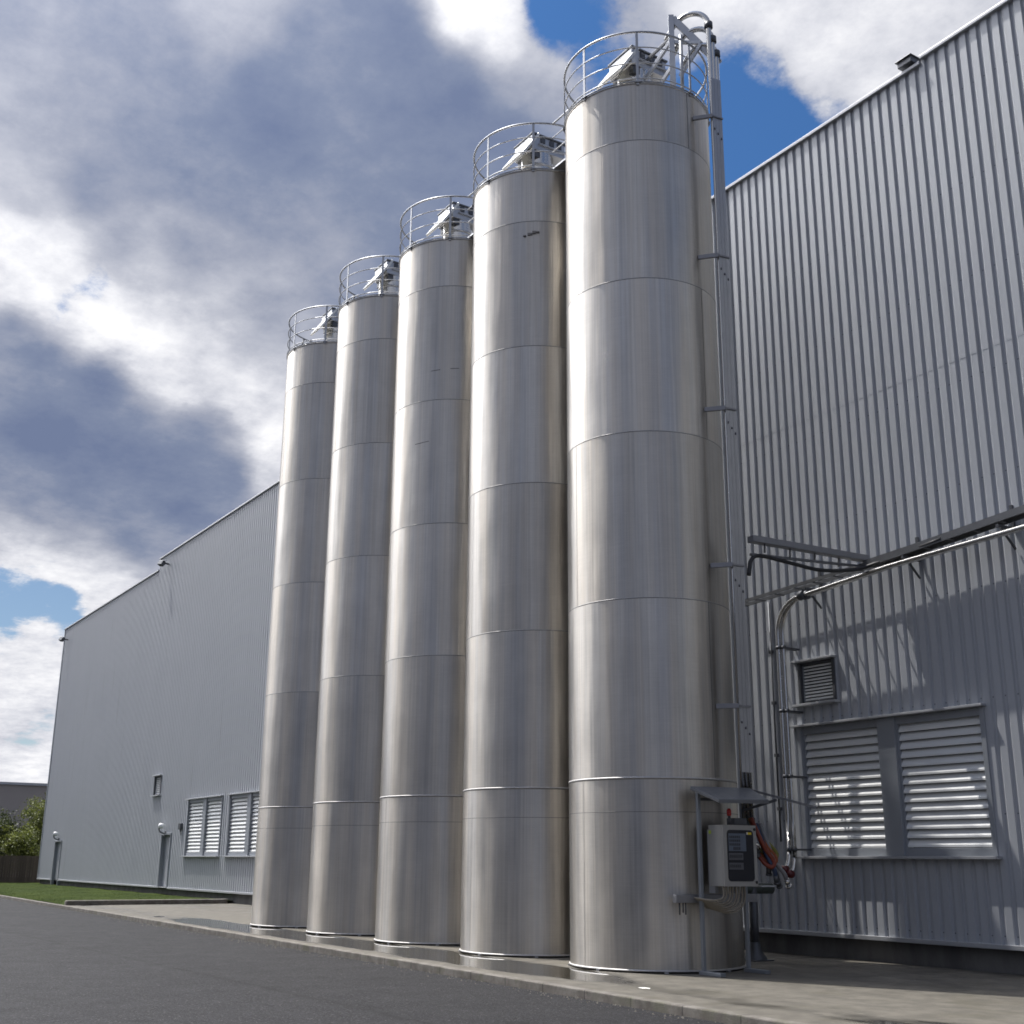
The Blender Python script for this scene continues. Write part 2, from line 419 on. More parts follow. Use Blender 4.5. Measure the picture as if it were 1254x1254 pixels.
# ------------------------------------------------------------------ warehouse
XL, XR, XS1, XS2 = -79.2, 7.0, -59.5, -12.25
Z0, ZLAP = .42, 10.12
def roof_z(x): return 15.62 if x < XS1 else (16.20 if x < XS2 else 16.30)
wh = thing('warehouse', (-36, W, 0), 'long grey ribbed metal warehouse running behind all five silos', 'building')
openings = [(-16.40,-12.33,1.74,4.07), (-52.0,-47.75,1.74,4.03), (-46.95,-42.7,1.74,4.03), (-16.30,-15.42,4.50,5.28), (-57.1,-56.1,4.42,5.28),
            (-55.35,-54.0,.42,2.62), (-75.6,-74.0,.42,2.5)]
def cladding(x0, x1, zlo, zhi, proud):
    P = .228; D = .038
    prof = []
    i0 = math.floor(x0/P)
    k = i0
    while k*P < x1:
        for fx, fy in ((0., -D), (.124/.228, -D), (.142/.228, 0.), (.184/.228, 0.)):
            prof.append(((k+fx)*P, fy))
        k += 1
    ops = [o for o in openings if o[1] > x0 and o[0] < x1 and o[2] < zhi and o[3] > zlo]
    cuts = sorted({x0, x1} | {e for o in ops for e in o[:2] if x0 < e < x1})
    def yat(x):
        for (a, ya), (b, yb) in zip(prof, prof[1:]):
            if a <= x <= b: return ya + (yb-ya)*(x-a)/(b-a) if b > a else ya
        return -D
    pts = [p for p in prof if x0 < p[0] < x1] + [(c, yat(c)) for c in cuts]
    pts.sort()
    mb = MB()
    for (xa, ya), (xb, yb) in zip(pts, pts[1:]):
        if xb-xa < 1e-5: continue
        xm = (xa+xb)/2
        iv = [(zlo, zhi)]
        for o in ops:
            if o[0] <= xm <= o[1]:
                nv = []
                for a, b in iv:
                    if o[3] <= a or o[2] >= b: nv.append((a, b)); continue
                    if o[2] > a: nv.append((a, o[2]))
                    if o[3] < b: nv.append((o[3], b))
                iv = nv
        for a, b in iv:
            mb.add([(xa,W+ya-proud,a),(xb,W+yb-proud,a),(xb,W+yb-proud,b),(xa,W+ya-proud,b)], [(0,1,2,3)])
    return mb
cladding(XL+.08, XR, Z0, ZLAP, 0).build('lower_cladding', CLAD, wh)
for a, b in ((XL+.08, XS1), (XS1, XS2), (XS2, XR)):
    cladding(a, b, ZLAP-.05, roof_z((a+b)/2)-.02, .0035).build('upper_cladding', CLAD, wh)
# inner shell behind the sheets, with the gable at the far end and the roof
mb = MB(); mb.box(XL+.1, XR+20, W+.30, W+40, .0, 15.3); mb.build('inner_shell', GAPM, wh)
mb = MB(); mb.add([(XL,W+.02,Z0),(XL,W+40,Z0),(XL,W+40,15.6),(XL,W+.02,15.6)], [(0,3,2,1)]); mb.build('gable_cladding', CLAD, wh)
for a, b in ((XL-.05, XS1), (XS1, XS2), (XS2, XR)):
    z = roof_z((a+b)/2)
    mb = MB(); mb.box(a, b-.004, W-.10, W+.25, z-.03, z+.045); mb.build('roof_flashing', TRIMW, wh, .012)
mb = MB(); mb.box(XL-.02, XL+.12, W-.07, W+.12, Z0-.02, 15.58); mb.build('corner_flashing', FLASH, wh)
XD = -54.65
for a, b, z in ((XL, -75.75, .40), (-73.85, -55.45, .40), (-53.9, XR, .385)):
    mb = MB(); mb.box(a, b, W-.085, W+.08, z-.03, z+.045); mb.build('base_trim', TRIMW, wh, .008)
mb = MB(); mb.box(XL+.05, XR, W+.10, W+.28, -.2, .39); mb.build('plinth', PLINTH, wh)

def louver(name, x0, x1, z0, z1, mullion, nb, mirror=False):
    q_ = 1 if mullion else .4
    # frame
    d0, d1 = W-.065, W+.17; t = .07 if mullion else .045
    fr = MB(); fr.box(x0-.02, x0+t, d0, d1, z0, z1); fr.box(x1-t, x1+.02, d0, d1, z0, z1)
    fr.box(x0+t, x1-t, d0+.05, d1, z0, z0+.13*q_); fr.box(x0+t, x1-t, d0+.05, d1, z1-.13*q_, z1)
    f = fr.build(name, FLASH if mullion else DARKST, wh, .006)
    hd = MB(); hd.box(x0-.12, x1+.06, W-.16, W-.005, z1+.004, z1+.045); hd.build('drip_head', TRIMW, f, .005)
    sl = MB(); sl.box(x0-.12, x1+.08, W-.17, W-.005, z0-.05, z0-.004); sl.build('sill', TRIMW, f, .005)
    bays = [(x0+t, x1-t)]
    if mullion:
        xm = (x0+x1)/2 + .06; mu = MB(); mu.box(xm-.21, xm+.17, W-.06, W+.16, z0+.002, z1-.002); mu.build('mullion', FLASH, f, .006)
        bays = [(x0+t, xm-.21), (xm+.17, x1-t)]
    for a, b in bays:
        bl = MB(); h = (z1-z0-.26*q_)/nb
        for k in range(nb):
            zb = z0+.13*q_+h*k
            th = .010
            vs = [(x, y, z) for x in (a+.035, b-.035) for (y, z) in ((W+.012, zb+.012),(W+.012, zb+.045),(W+.078, zb+h*1.05),(W+.078, zb+h*1.05-.012),(W+.022,zb+.03),(W+.022,zb+.012))]
            bl.add(vs, [(0,1,7,6),(1,2,8,7),(2,3,9,8),(3,4,10,9),(4,5,11,10),(5,0,6,11),(0,5,4,3,2,1),(6,7,8,9,10,11)])
        bl.build('louver_blades', WHITE, f)
        js = MB(); js.box(a+.002, a+.035, W+.005, W+.15, z0+.13*q_, z1-.13*q_); js.build('jamb', FLASH, f); js = MB(); js.box(b-.035, b-.002, W+.005, W+.15, z0+.13*q_, z1-.13*q_); js.build('jamb', FLASH, f)
    bk = MB(); bk.box(x0+t, x1-t, W+.171, W+.19, z0, z1); bk.build('backing', GAPM, f)
    return f
louver('louver_window', *openings[0], True, 14)
louver('louver_window', *openings[1], True, 14)
louver('louver_window', *openings[2], True, 14)
louver('louver_vent', *openings[3], False, 11)
louver('louver_vent', *openings[4], False, 9)
def door(x0, x1, z0, z1):
    f = MB(); f.box(x0-.03, x0+.1, W-.07, W+.24, z0, z1); f.box(x1-.1, x1+.03, W-.07, W+.24, z0, z1); f.box(x0-.08, x1+.08, W-.10, W+.24, z1+.001, z1+.09)
    fo = f.build('door_frame', FLASH, wh, .006)
    d = MB(); d.box(x0+.102, x1-.102, W+.10, W+.15, z0+.015, z1-.005); do = d.build('door', DOORM, wh, .004)
    h = MB(); h.tube([(x1-.22,W+.10,z0+1.05),(x1-.22,W+.03,z0+1.05),(x1-.36,W+.03,z0+1.05)], .014); h.box(x1-.26,x1-.18,W+.088,W+.0995,z0+.95,z0+1.16); h.build('door_handle', GALV, do)
    c = MB(); c.box(x1-.34, x1-.12, W+.04, W+.099, z0+1.45, z0+1.52); c.build('door_closer', TRIMW, do)
    s = MB(); s.box(x0-.1, x1+.1, W-.14, W+.09, z0-.09 if z0 < .2 else z0-.03, z0-.003); s.build('threshold', TRIMW, fo)
door(-55.35, -54.0, .43, 2.62)
door(-75.6, -74.0, .05, 2.5)
# roof edge outlet box
rv = MB(); rv.box(-12.70, -12.38, W-.16, W+.3, 16.30, 16.42); rv.box(-12.73,-12.35,W-.20,W+.34,16.42,16.44); rv.build('roof_outlet_box', TRAYM, wh, .01)

def wall_lamp(x, z, label):
    t = thing('wall_lamp', (x, W, z), label, 'lamp', 'lamps above the warehouse doors')
    b = MB(); b.box(x-.07, x+.07, W-.09, W-.03, z-.42, z-.2); b.tube(smooth_path([(x,W-.08,z-.3),(x,W-.3,z-.22),(x,W-.36,z-.05),(x,W-.3,z+.06)]), .03, 8); b.build('bracket', DARKST, t)
    h = MB(); h.lathe([(.01,.15),(.08,.14),(.13,.07),(.14,0.),(.11,-.07),(.01,-.09)], (x, W-.27, z), 20); h.build('lamp_head', LAMPW, t)
wall_lamp(-54.8, 2.98, 'white round lamp over the door beside the first louvred windows')
wall_lamp(-74.75, 2.92, 'white round lamp over the far door by the lawn')
def camera_box(x, z, label):
    t = thing('floodlight', (x, W, z), label, 'floodlight', 'floodlights under the warehouse eaves')
    M = Matrix.Translation((x, W-.42, z)) @ Matrix.Rotation(R(-28), 4, 'X') @ Matrix.Rotation(R(20), 4, 'Z')
    b = MB(); b.box(-.17,.17,-.10,.10,-.13,.13, M); b.build('lamp_housing', DARKST, t, .02)
    b = MB(); b.bar((x,W-.05,z),(x,W-.36,z+.02),.07,.07); b.build('bracket', DARKST, t)
camera_box(-57.9, 15.62, 'dark floodlight under the eaves at the step in the roofline')
camera_box(-78.1, 14.8, 'dark floodlight near the far roof corner of the warehouse')
t = thing('junction_box', (-52.6, W, 2.95), 'tiny dark box fixed to the wall right of the lamp and door', 'box')
b = MB(); b.box(-52.75,-52.5,W-.16,W-.04,2.82,3.08); b.build('box_body', DARKST, t, .01); b = MB(); b.tube([(-52.62,W-.1,2.82),(-52.62,W-.06,2.6)],.02); b.build('cable_gland', DARKST, t)

# ------------------------------------------------------------------ silos
SEAMS = (2.37, 2.87, 5.77, 8.67, 11.55, 14.35)
CAMDIR = math.atan2(-.63, .777)                       # from the row towards the yard
def make_silo():
    t = thing('steel_silo', (0,0,0), '', 'silo', 'row of brushed steel silos', True)
    mb = MB()
    zs = [.045] + [z for z in SEAMS[1:]] + [SH]
    mb.lathe([(SR, z) for z in zs], n=128)
    sh = mb.build('shell', STEEL, t)
    for k, z in enumerate(SEAMS):
        h = .011 if k != 1 else .030
        pr = .0035 if k != 1 else .012
        if k: mb = MB(); mb.lathe([(SR+.0005, z), (SR+pr, z+h*.25), (SR+pr, z+h*.75), (SR+.0005, z+h)], n=128)
        if k: mb.build('weld_ring', SEAM, sh)
        mb = MB(); mb.lathe([(SR+.0005, z-.009), (SR+.002, z-.007), (SR+.002, z-.002), (SR+.0005, z)], n=128)
        mb.build('seam_line', GROOVE, sh)
    zz = [.045] + list(SEAMS[1:]) + [SH]
    angs = [268, 366, 262, 372, 267, 364]
    for k in range(6):
        a = R(angs[k]); mb = MB()
        mb.lathe([(SR+.0008, zz[k]+.01), (SR+.003, zz[k]+.02), (SR+.003, zz[k+1]-.02), (SR+.0008, zz[k+1]-.01)], n=1, a0=a-.004, a1=a+.004)
        mb.build('vertical_weld', SEAM if k in (0,2,4) else GROOVE, sh)
    mb = MB(); mb.lathe([(SR-.03,-.02),(SR-.03,.03),(SR-.01,.03)], n=96); mb.build('base_ring', GAPM, t)
    mb = MB(); mb.lathe([(SR-.03,.020),(SR+.016,.020),(SR+.022,.032),(SR+.016,.046),(SR,.048)], n=128); mb.build('base_flange', SEAM, t)
    for k in range(8):
        a = k*math.pi/4+.2; mb = MB(); M = Matrix.Rotation(a,4,'Z'); mb.box(SR-.02,SR+.035,-.03,.03,.001,.0195,M); mb.build('anchor_foot', GALV, t)
    mb = MB(); mb.lathe([(SR,SH),(SR+.012,SH+.005),(SR+.012,SH+.03),(SR-.02,SH+.035),(.42,SH+.30),(.0,SH+.31)], n=96); mb.build('roof', STEEL, t)
    # guard rail
    RR = SR+.015
    rl = MB(); rl.lathe([(RR+.004,SH+.10),(RR+.004,SH+.115),(RR-.004,SH+.115),(RR-.004,SH+.10),(RR+.004,SH+.10)], n=72)
    g = MB(); g.tube([(RR*math.cos(k*2*math.pi/72), RR*math.sin(k*2*math.pi/72), SH+1.14) for k in range(72)], .022, 8, closed=True)
    ra = g.build('guard_rail', RAILM, t)
    for dz in (.80,.46,.12,.05):
        m2 = MB(); m2.tube([(RR*math.cos(k*2*math.pi/72), RR*math.sin(k*2*math.pi/72), SH+dz) for k in range(72)], .013, 6, closed=True)
        m2.build('mid_rail', RAILM, ra)
    for k in range(8):
        a = CAMDIR + .03 + k*math.pi/4
        m2 = MB(); c, s_ = math.cos(a), math.sin(a)
        m2.bar((RR*c,RR*s_,SH-.02),(RR*c,RR*s_,SH+1.13),.05,.016,(c,s_,0)); m2.build('post', RAILM, ra)
        m2 = MB(); m2.box(RR-.05,RR+.03,-.06,.06,SH+.031,SH+.052,Matrix.Rotation(a,4,'Z')); m2.build('foot_plate', RAILM, ra)
    for sg in (-1,):                                # rolled down gate ends where the walkway passes
        a0 = math.pi/2*(1-sg) 
        pts = [Vector((RR*math.cos(a0+u), RR*math.sin(a0+u), SH+h)) for u, h in ((-.36,1.12),(-.40,.9),(-.40,.45),(-.34,.2),(-.2,.08))]
        m2 = MB(); m2.tube(smooth_path(pts,5), .026, 8); m2.build('gate_end', DARKST, ra)
        pts = [Vector((RR*math.cos(a0-u), RR*math.sin(a0-u), SH+h)) for u, h in ((-.36,1.12),(-.40,.9),(-.40,.45),(-.34,.2),(-.2,.08))]
        m2 = MB(); m2.tube(smooth_path(pts,5), .026, 8); m2.build('gate_end', DARKST, ra)
    # filter on the crown of the silo
    A = R(90); cx, cy = .02, -.02
    F = Matrix.Translation((cx,cy,0)) @ Matrix.Rotation(A,4,'Z')    # local x runs along the picture plane of the yard side
    mb = MB(); mb.lathe([(.36,SH+.18),(.36,SH+1.12)], (cx,cy,0), 40); mb.lathe([(.36,SH+.80),(.378,SH+.80),(.378,SH+.84),(.36,SH+.84)], (cx,cy,0), 40)
    fl = mb.build('filter_neck', PIPE, t)
    B0 = SH+1.12
    mb = MB(); mb.box(-.36,.50,-.36,.36,B0,B0+.36,F); mb.build('filter_housing', GALV, fl, .01)
    mb = MB(); mb.box(-.38,.54,-.39,.39,B0+.362,B0+.40,F); mb.build('housing_lid', TRAYM, fl, .008)
    mb = MB(); mb.box(-.2,.52,-.40,-.362,B0+.13,B0+.17,F); mb.build('rail_bar', TRIMW, fl, .004)
    for s_ in (-.2,.0,.2): mb = MB(); mb.box(.501,.56,s_-.05,s_+.05,B0+.1,B0+.3,F); mb.build('latch', DARKST, fl)
    for s_ in (-.10,.14,.34): mb = MB(); mb.box(s_-.05,s_+.06,-.385,-.361,B0+.2,B0+.33,F); mb.build('valve_block', DARKST, fl)
    mb = MB(); mb.box(-.3,-.02,-.33,.33,B0-.16,B0-.001,F); mb.build('hopper_collar', DARKST, fl)
    H = F @ Matrix.Translation((-.44,0,B0+.05)) @ Matrix.Rotation(R(34),4,'Y')
    mb = MB(); mb.box(-.032,.032,-.40,.40,-.40,.44,H); mb.build('explosion_hood', FILTW, fl, .02)
    mb = MB(); M = F @ Matrix.Translation((-.85,.1,0)); mb.lathe([(.16,SH+.1),(.16,SH+.30),(.18,SH+.30),(.18,SH+.33),(.0,SH+.34)], (M@Vector((0,0,0)))[:], 20); mb.build('roof_manhole', GALV, t)
    return t
silo = make_silo()
LAB = ['nearest and largest looking steel silo, standing right behind the control cabinet',
       'second steel silo from the cabinet, with a small dark mark under its top seam',
       'middle one of the five steel silos, faint dark scuffs high on its shell',
       'fourth steel silo from the control cabinet, next to the last one of the row',
       'last and farthest steel silo of the row, beside the pale louvred windows']
silos = []
for i in range(5):
    o = silo if i == 0 else copy_tree(silo)
    o.location = (X1 - i*SP, YS, 0); o['label'] = LAB[i]
    silos.append(o)
for i in range(1, 5):                                  # railings of the walkway to the next silo
    o = silos[i]
    ra = [c for c in bpy.data.objects if c.parent == o and c.name.startswith('guard_rail')][0]
    for y in (-.5, .5):
        x0 = math.sqrt(1.415**2 - .25)
        for dz in (1.14, .80, .46):
            m2 = MB(); m2.tube([(x0, y, SH+dz), (SP-x0, y, SH+dz)], .02 if dz > 1 else .012, 8); m2.build('walkway_rail', RAILM, ra)
    m2 = MB(); m2.box(1.30, SP-1.30, -.48, .48, SH+.06, SH+.10); m2.build('walkway_deck', GALV, o)
m2 = MB(); a = R(-40)
for q, (dx, dz, w_, h_) in enumerate(((0,0,.10,.05),(.07,.03,.07,.06),(.13,.05,.08,.03),(-.09,-.02,.06,.02))):
    aa = a + dx/SR*1.2; M = Matrix.Rotation(aa,4,'Z'); m2.box(SR+.001,SR+.02+.004*q,-w_/2,w_/2,14.02+dz,14.02+dz+h_,M)
m2.build('burnt_bracket', SCUFF, silos[1])
for a_, z_, L_ in ((312,12.25,.22),(330,12.28,.20),(300,10.55,.36)):
    m2 = MB(); m2.lathe([(SR+.0006,z_),(SR+.002,z_+.006),(SR+.002,z_+.014),(SR+.0006,z_+.02)], n=10, a0=R(a_)-L_/SR/2, a1=R(a_)+L_/SR/2)
    for v in m2.v: v.z += .10*(math.atan2(v.y,v.x)-R(a_-360))
    m2.build('scuff_mark', SCUFF, silos[2])

# ------------------------------------------------------------------ pipe riser beside the nearest silo
px, py = -14.49, 13.79
rz = thing('pipe_riser', (px, py, 0), 'tall bundle of steel conveying pipes climbing the right side of the nearest silo', 'pipe riser')
dirv = Vector((0.10,.995,0)); rad = Vector((-.85,-.45,0)).normalized(); o1 = Vector((.995,-.10,0)); DP = .074
for k in range(3):
    base = Vector((px,py,0)) + dirv*((k-1)*DP)
    top = 17.10 - .30*k; rr = (.40,.36,.30)[k]
    c = base + Vector((0,0,top)) + rad*rr
    pts = [base + Vector((0,0,2.15+.05*k))] + [base + Vector((0,0,z)) for z in (6,10,14)] + arc(c, rr, 0, R(150), -rad, (0,0,1), 14)
    pts += [pts[-1] + Vector((0,0,-.22)) + rad*.13]
    m2 = MB(); m2.tube(pts, [.036]*4 + [.052]*(len(pts)-4), 14); p = m2.build('conveying_pipe', PIPE, rz)
    m2 = MB(); m2.tube([base+Vector((0,0,top-.06)), base+Vector((0,0,top+.06))], .082, 14); m2.build('coupling', DARKST, p)
    m2 = MB(); m2.tube([base+Vector((0,0,2.02+.05*k)), base+Vector((0,0,2.2+.05*k))], .055, 12); m2.build('coupling', DARKST, p)
m2 = MB()
for k in range(3):
    a = Vector((px,py,0)) + dirv*((k-1)*DP) + o1*.045
    m2.bar(a+Vector((0,0,3.0)), a+Vector((0,0,15.9)), DP-.004, .012, o1)
m2.build('cover_strip', simple('riser_cover', (.40,.40,.405), .40, .8, .1, 5), rz)
for z in (15.05, 12.15, 9.2, 6.4, 4.05):
    e = Vector((px,py,z)); s0 = Vector((-14.72,13.42,z))
    m2 = MB(); m2.bar(s0, e + o1*.06 - dirv*.12, .045, .08); b = m2.build('wall_bracket', POSTB, rz, .006)
    m2 = MB(); m2.bar(s0+Vector((-.03,0,-.08)), s0+Vector((-.03,0,.08)), .16, .03, (1,0,0)); m2.build('bracket_plate', GALV, b)
    m2 = MB(); m2.bar(e + o1*.066 - dirv*.13, e + o1*.066 + dirv*.115, .02, .03); m2.build('clamp_bar', POSTB, b)
    for k in range(3):
        m2 = MB(); q = e + dirv*((k-1)*DP) + o1*.057; m2.tube([q+Vector((0,0,-.28-.09*k)), q+Vector((0,0,-.24-.09*k))], .012, 6)
        m2.build('clamp_bolt', DARKST, b)

# support frame on the crown of the nearest silo, holding the pipe bends
ps = thing('pipe_support_frame', (-15.1,13.35,SH), 'steel support frame with slanting braces holding the pipe bends above the nearest silo', 'frame')
m2 = MB(); m2.bar((-15.10,13.30,SH+.1),(-15.10,13.30,17.55),.11,.07,(.8,-.6,0)); m2.build('post', GALV, ps, .006)
m2 = MB(); m2.tube([(-14.86,13.32,SH+.05),(-14.86,13.32,16.95)],.035,10); m2.build('post', GALV, ps)
for a, b, w_, h_ in (((-15.10,13.34,17.5),(-14.50,13.95,16.35),.06,.14), ((-15.10,13.34,16.95),(-14.62,13.62,16.75),.05,.07), ((-14.62,13.62,16.72),(-15.0,13.4,16.15),.05,.07),
                     ((-15.95,13.05,16.15),(-15.12,13.28,16.95),.05,.08), ((-15.75,13.15,15.8),(-15.12,13.28,16.35),.05,.08), ((-15.9,13.1,16.75),(-15.12,13.3,17.05),.04,.06)):
    m2 = MB(); m2.bar(a, b, w_, h_); m2.build('brace', GALV if w_ > .045 else TRAYM, ps, .005)

# ------------------------------------------------------------------ cable trays and pipes on the facade
tr = thing('cable_tray', (-13, W-.5, 6.7), 'dark cable tray running along the warehouse wall above the louvred window', 'cable tray')
TX = [(-17.6,6.60),(-14.0,6.76),(-10.9,7.0),(-7.5,7.25)]
for y, nm in ((W-.46,'side_rail'),(W-.22,'side_rail')):
    m2 = MB()
    for (xa,za),(xb,zb) in zip(TX,TX[1:]): m2.bar((xa,y,za),(xb,y,zb),.025,.065 if xb < -13.9 else .12)
    m2.build(nm, TRAYM, tr)
m2 = MB(); m2.bar((-14.2,W-.34,6.81),(-10.9,W-.34,7.02),.24,.03); m2.bar((-10.9,W-.34,7.02),(-7.5,W-.34,7.27),.24,.03); m2.build('tray_cover', TRAYM, tr)
for k in range(20):
    x = -17.4+.5*k
    z = next(za+(zb-za)*(x-xa)/(xb-xa) for (xa,za),(xb,zb) in zip(TX,TX[1:]) if xa<=x<=xb) - .04
    m2 = MB(); m2.bar((x,W-.46,z),(x,W-.22,z),.03,.02); m2.build('rung', TRAYM, tr)
for x, z in ((-15.6,6.66),(-13.3,6.8),(-11.4,6.92)):
    m2 = MB(); m2.bar((x,W-.50,z-.09),(x,W-.04,z-.09),.05,.05); m2.bar((x,W-.06,z-.1),(x,W-.06,z+.32),.05,.05); m2.bar((x,W-.42,z-.1),(x,W-.07,z-.42),.03,.03); m2.build('wall_bracket', DARKST, tr)
br = thing('bridge_beam', (-14.3, 15.4, 6.85), 'grey beam bridging from the nearest silo to the cable tray on the wall', 'beam')
m2 = MB(); m2.bar((-14.36,14.02,6.88),(-14.22,W-.35,6.88),.16,.11); m2.build('beam', simple('beam_grey',(.24,.245,.26),.45,.5,.12,5), br, .006)
m2 = MB(); m2.bar((-14.40,14.04,6.62),(-14.26,W-.35,6.74),.05,.04); m2.build('lower_rail', TRAYM, br)
for y in (14.3,14.9,15.5,16.1): 
    m2 = MB(); m2.bar((-14.33,y,6.67),(-14.31,y,6.83),.03,.02); m2.build('hanger', TRAYM, br)
m2 = MB(); m2.tube(smooth_path([(-14.40,13.98,6.25),(-14.40,14.05,6.52),(-14.38,14.25,6.62),(-14.34,14.9,6.58),(-14.3,15.6,6.54),(-14.2,16.3,6.62),(-13.9,16.6,6.72),(-12.5,16.6,6.86)]), .035, 8)
tag(m2.build('black_cable', RUBBER), 'thick black cable looping from the riser to the wall tray under the beam', 'cable')

def wall_pipe(dx, dy, zend, label, far):
    t = thing('filling_pipe', (-16.35+dx, 16.55+dy, 0), label, 'pipe', 'steel filling pipes on the warehouse wall')
    x, y = -16.35+dx, 16.55+dy; r = .62
    pts = [(x,y,zend+.25)] + [(x,y,z) for z in (2.4,3.6,4.8)] + arc((x+r,y,5.82), r, math.pi, R(100), (1,0,0), (0,0,1), 10)
    pts += [(x+1.1,y,6.475),(-13.6,y,6.60),(-10.9,y,6.70),(-7.5,y,6.85)]
    foot = smooth_path([(x+.02,y-.12,zend),(x+.02,y-.06,zend+.12),(x,y,zend+.34)],4)
    m2 = MB(); m2.tube(foot[:-1]+pts, .04, 12); p = m2.build('pipe', PIPE, t)
    m2 = MB(); c = Vector((x+.02,y-.16,zend-.02)); m2.lathe([(.0,.075),(.06,.065),(.082,.03),(.085,-.02),(.06,-.06),(.0,-.07)], c[:], 18); m2.build('red_cap', REDC, t)
    for z in (5.55, 4.35, 3.15, 1.85):
        m2 = MB(); m2.tube([(x,y,z-.03),(x,y,z+.03)],.054,12); cl = m2.build('clamp', DARKST, t)
        m2 = MB(); m2.bar((x,y+.04,z),(x,W-.03,z),.035,.035); m2.build('clamp_arm', DARKST, cl)
    m2 = MB(); m2.tube([(x+.62,y,6.44),(x+.74,y,6.458)],.085,14); m2.build('coupling', DARKST, t)
wall_pipe(0, 0, 1.52, 'front one of two steel filling pipes with a red end cap on the wall', True)
wall_pipe(.075, .05, 1.44, 'rear one of two steel filling pipes with a red end cap, hanging slightly lower', True)

# small conduit and a pole clamp
t = thing('conduit', (-17.1, W, 0), 'thin dark conduit running down the wall behind the pipe riser', 'conduit')
m2 = MB(); m2.tube([(-16.98,W-.07,2.0),(-16.98,W-.07,6.6)], .02, 6); m2.build('tube', DARKST, t)
for z in (2.6,3.6,4.6,5.6):
    m2 = MB(); m2.box(-17.02,-16.94,W-.095,W-.03,z-.03,z+.03); m2.build('clip', DARKST, t)

# ------------------------------------------------------------------ pipe stand
t = thing('pipe_stand', (-16.2,15.45,0), 'dark steel stand with a flared foot on the slab between silo and wall', 'stand')
m2 = MB(); m2.tube([(-16.2,15.45,.04),(-16.2,15.45,1.2)], .075, 14); m2.build('column', DARKST, t)
m2 = MB(); m2.lathe([(.20,.02),(.19,.05),(.11,.16),(.085,.30)], (-16.2,15.45,0), 18); m2.box(-16.42,-15.98,15.23,15.67,0,.02); m2.build('foot', DARKST, t)
m2 = MB(); m2.tube([(-16.25,15.0,1.18),(-16.2,15.9,1.18)], .09, 14); m2.build('cross_pipe', simple('green_grey_pipe',(.06,.075,.065),.5,.2,.15,9), t)

# ------------------------------------------------------------------ control cabinet with its shelter
sh = thing('cabinet_shelter', (-14.4,13.2,0), 'grey steel shelter roof on two thin posts over the control cabinet', 'shelter')
A_, D_, C_, B_ = Vector((-14.52,12.64,2.72)), Vector((-14.44,13.80,2.735)), Vector((-13.84,13.62,2.525)), Vector((-13.90,12.66,2.505))
th = Vector((.0,0,.022)); m2 = MB()
m2.add([A_,D_,C_,B_]+[v+th for v in (A_,D_,C_,B_)], [(0,1,2,3),(7,6,5,4),(0,4,5,1),(1,5,6,2),(2,6,7,3),(3,7,4,0)])
lip = Vector((0,0,-.05))
m2.build('roof_sheet', simple('shelter_roof',(.17,.18,.20),.4,.5,.1,5), sh)
m2 = MB(); m2.bar(B_+lip*.3, C_+lip*.3, .02, .045); m2.bar(A_+lip*.3, B_+lip*.3,.02,.03); m2.build('edge_lip', TRAYM, sh)
m2 = MB(); m2.bar((-14.44,13.81,2.73),(-13.12,13.90,2.41),.03,.035); m2.build('side_arm', TRAYM, sh)
POST = simple('post_grey',(.27,.29,.32),.42,.55,.1,7)
for (x,y,zt) in ((-14.50,12.77,2.68),(-14.55,13.72,2.70)):
    m2 = MB(); m2.box(x-.028,x+.028,y-.028,y+.028,.05,zt); p = m2.build('post', POST, sh, .004)
    m2 = MB(); m2.box(x-.06,x+.42,y-.05,y+.05,.001,.055); m2.build('foot', POST, p, .006)
m2 = MB(); m2.bar((-14.50,13.68,2.4),(-14.0,13.95,2.56),.04,.04); m2.bar((-14.50,12.8,2.55),(-14.52,13.7,2.57),.04,.04); m2.build('brace', DARKST, sh)
m2 = MB(); m2.box(-14.69,-14.60,12.36,14.02,1.02,1.14); rl = m2.build('mounting_rail', simple('rail_grey',(.30,.30,.315),.4,.7,.1,8), sh, .006)
for y in (12.46,12.53,12.58): m2 = MB(); m2.tube([(-14.65,y,.82+.03*((y*100)%3)),(-14.65,y,1.02)],.012,6); m2.build('hanging_bolt', DARKST, rl)

cb = thing('control_cabinet', (-14.28,13.24,1.25), 'light grey control cabinet with a dark glazed door beside the nearest silo', 'cabinet')
cx0, cx1, cy0, cy1, cz0, cz1 = -14.46, -14.13, 12.92, 13.60, 1.265, 2.165
m2 = MB(); m2.box(cx0,cx1-.035,cy0,cy1,cz0,cz1); bd = m2.build('cabinet_body', CABGREY, cb, .008)
m2 = MB(); wy0, wy1, wz0, wz1 = cy0+.085, cy1-.08, cz0+.085, cz1-.085        # door ring round the window
xa, xb = cx1-.030, cx1
m2.box(xa,xb,cy0,wy0,cz0,cz1); m2.box(xa,xb,wy1,cy1,cz0,cz1); m2.box(xa,xb,wy0,wy1,cz0,wz0); m2.box(xa,xb,wy0,wy1,wz1,cz1)
dr = m2.build('cabinet_door', CABGREY, cb)
rc = .06; pts = []
for (yc,zc,a0) in ((wy1-rc+.012,wz1-rc+.012,0),(wy0+rc-.012,wz1-rc+.012,90),(wy0+rc-.012,wz0+rc-.012,180),(wy1-rc+.012,wz0+rc-.012,270)):
    pts += [(yc+rc*math.cos(R(a0+15*k)), zc+rc*math.sin(R(a0+15*k))) for k in range(7)]
m2 = MB(); n = len(pts)
m2.add([(xb+.0,y,z) for y,z in pts]+[(xb+.006,y,z) for y,z in pts], [list(range(n,2*n))]+[[i,(i+1)%n,(i+1)%n+n,i+n] for i in range(n)])
wn = m2.build('door_window', SCREEN, dr)
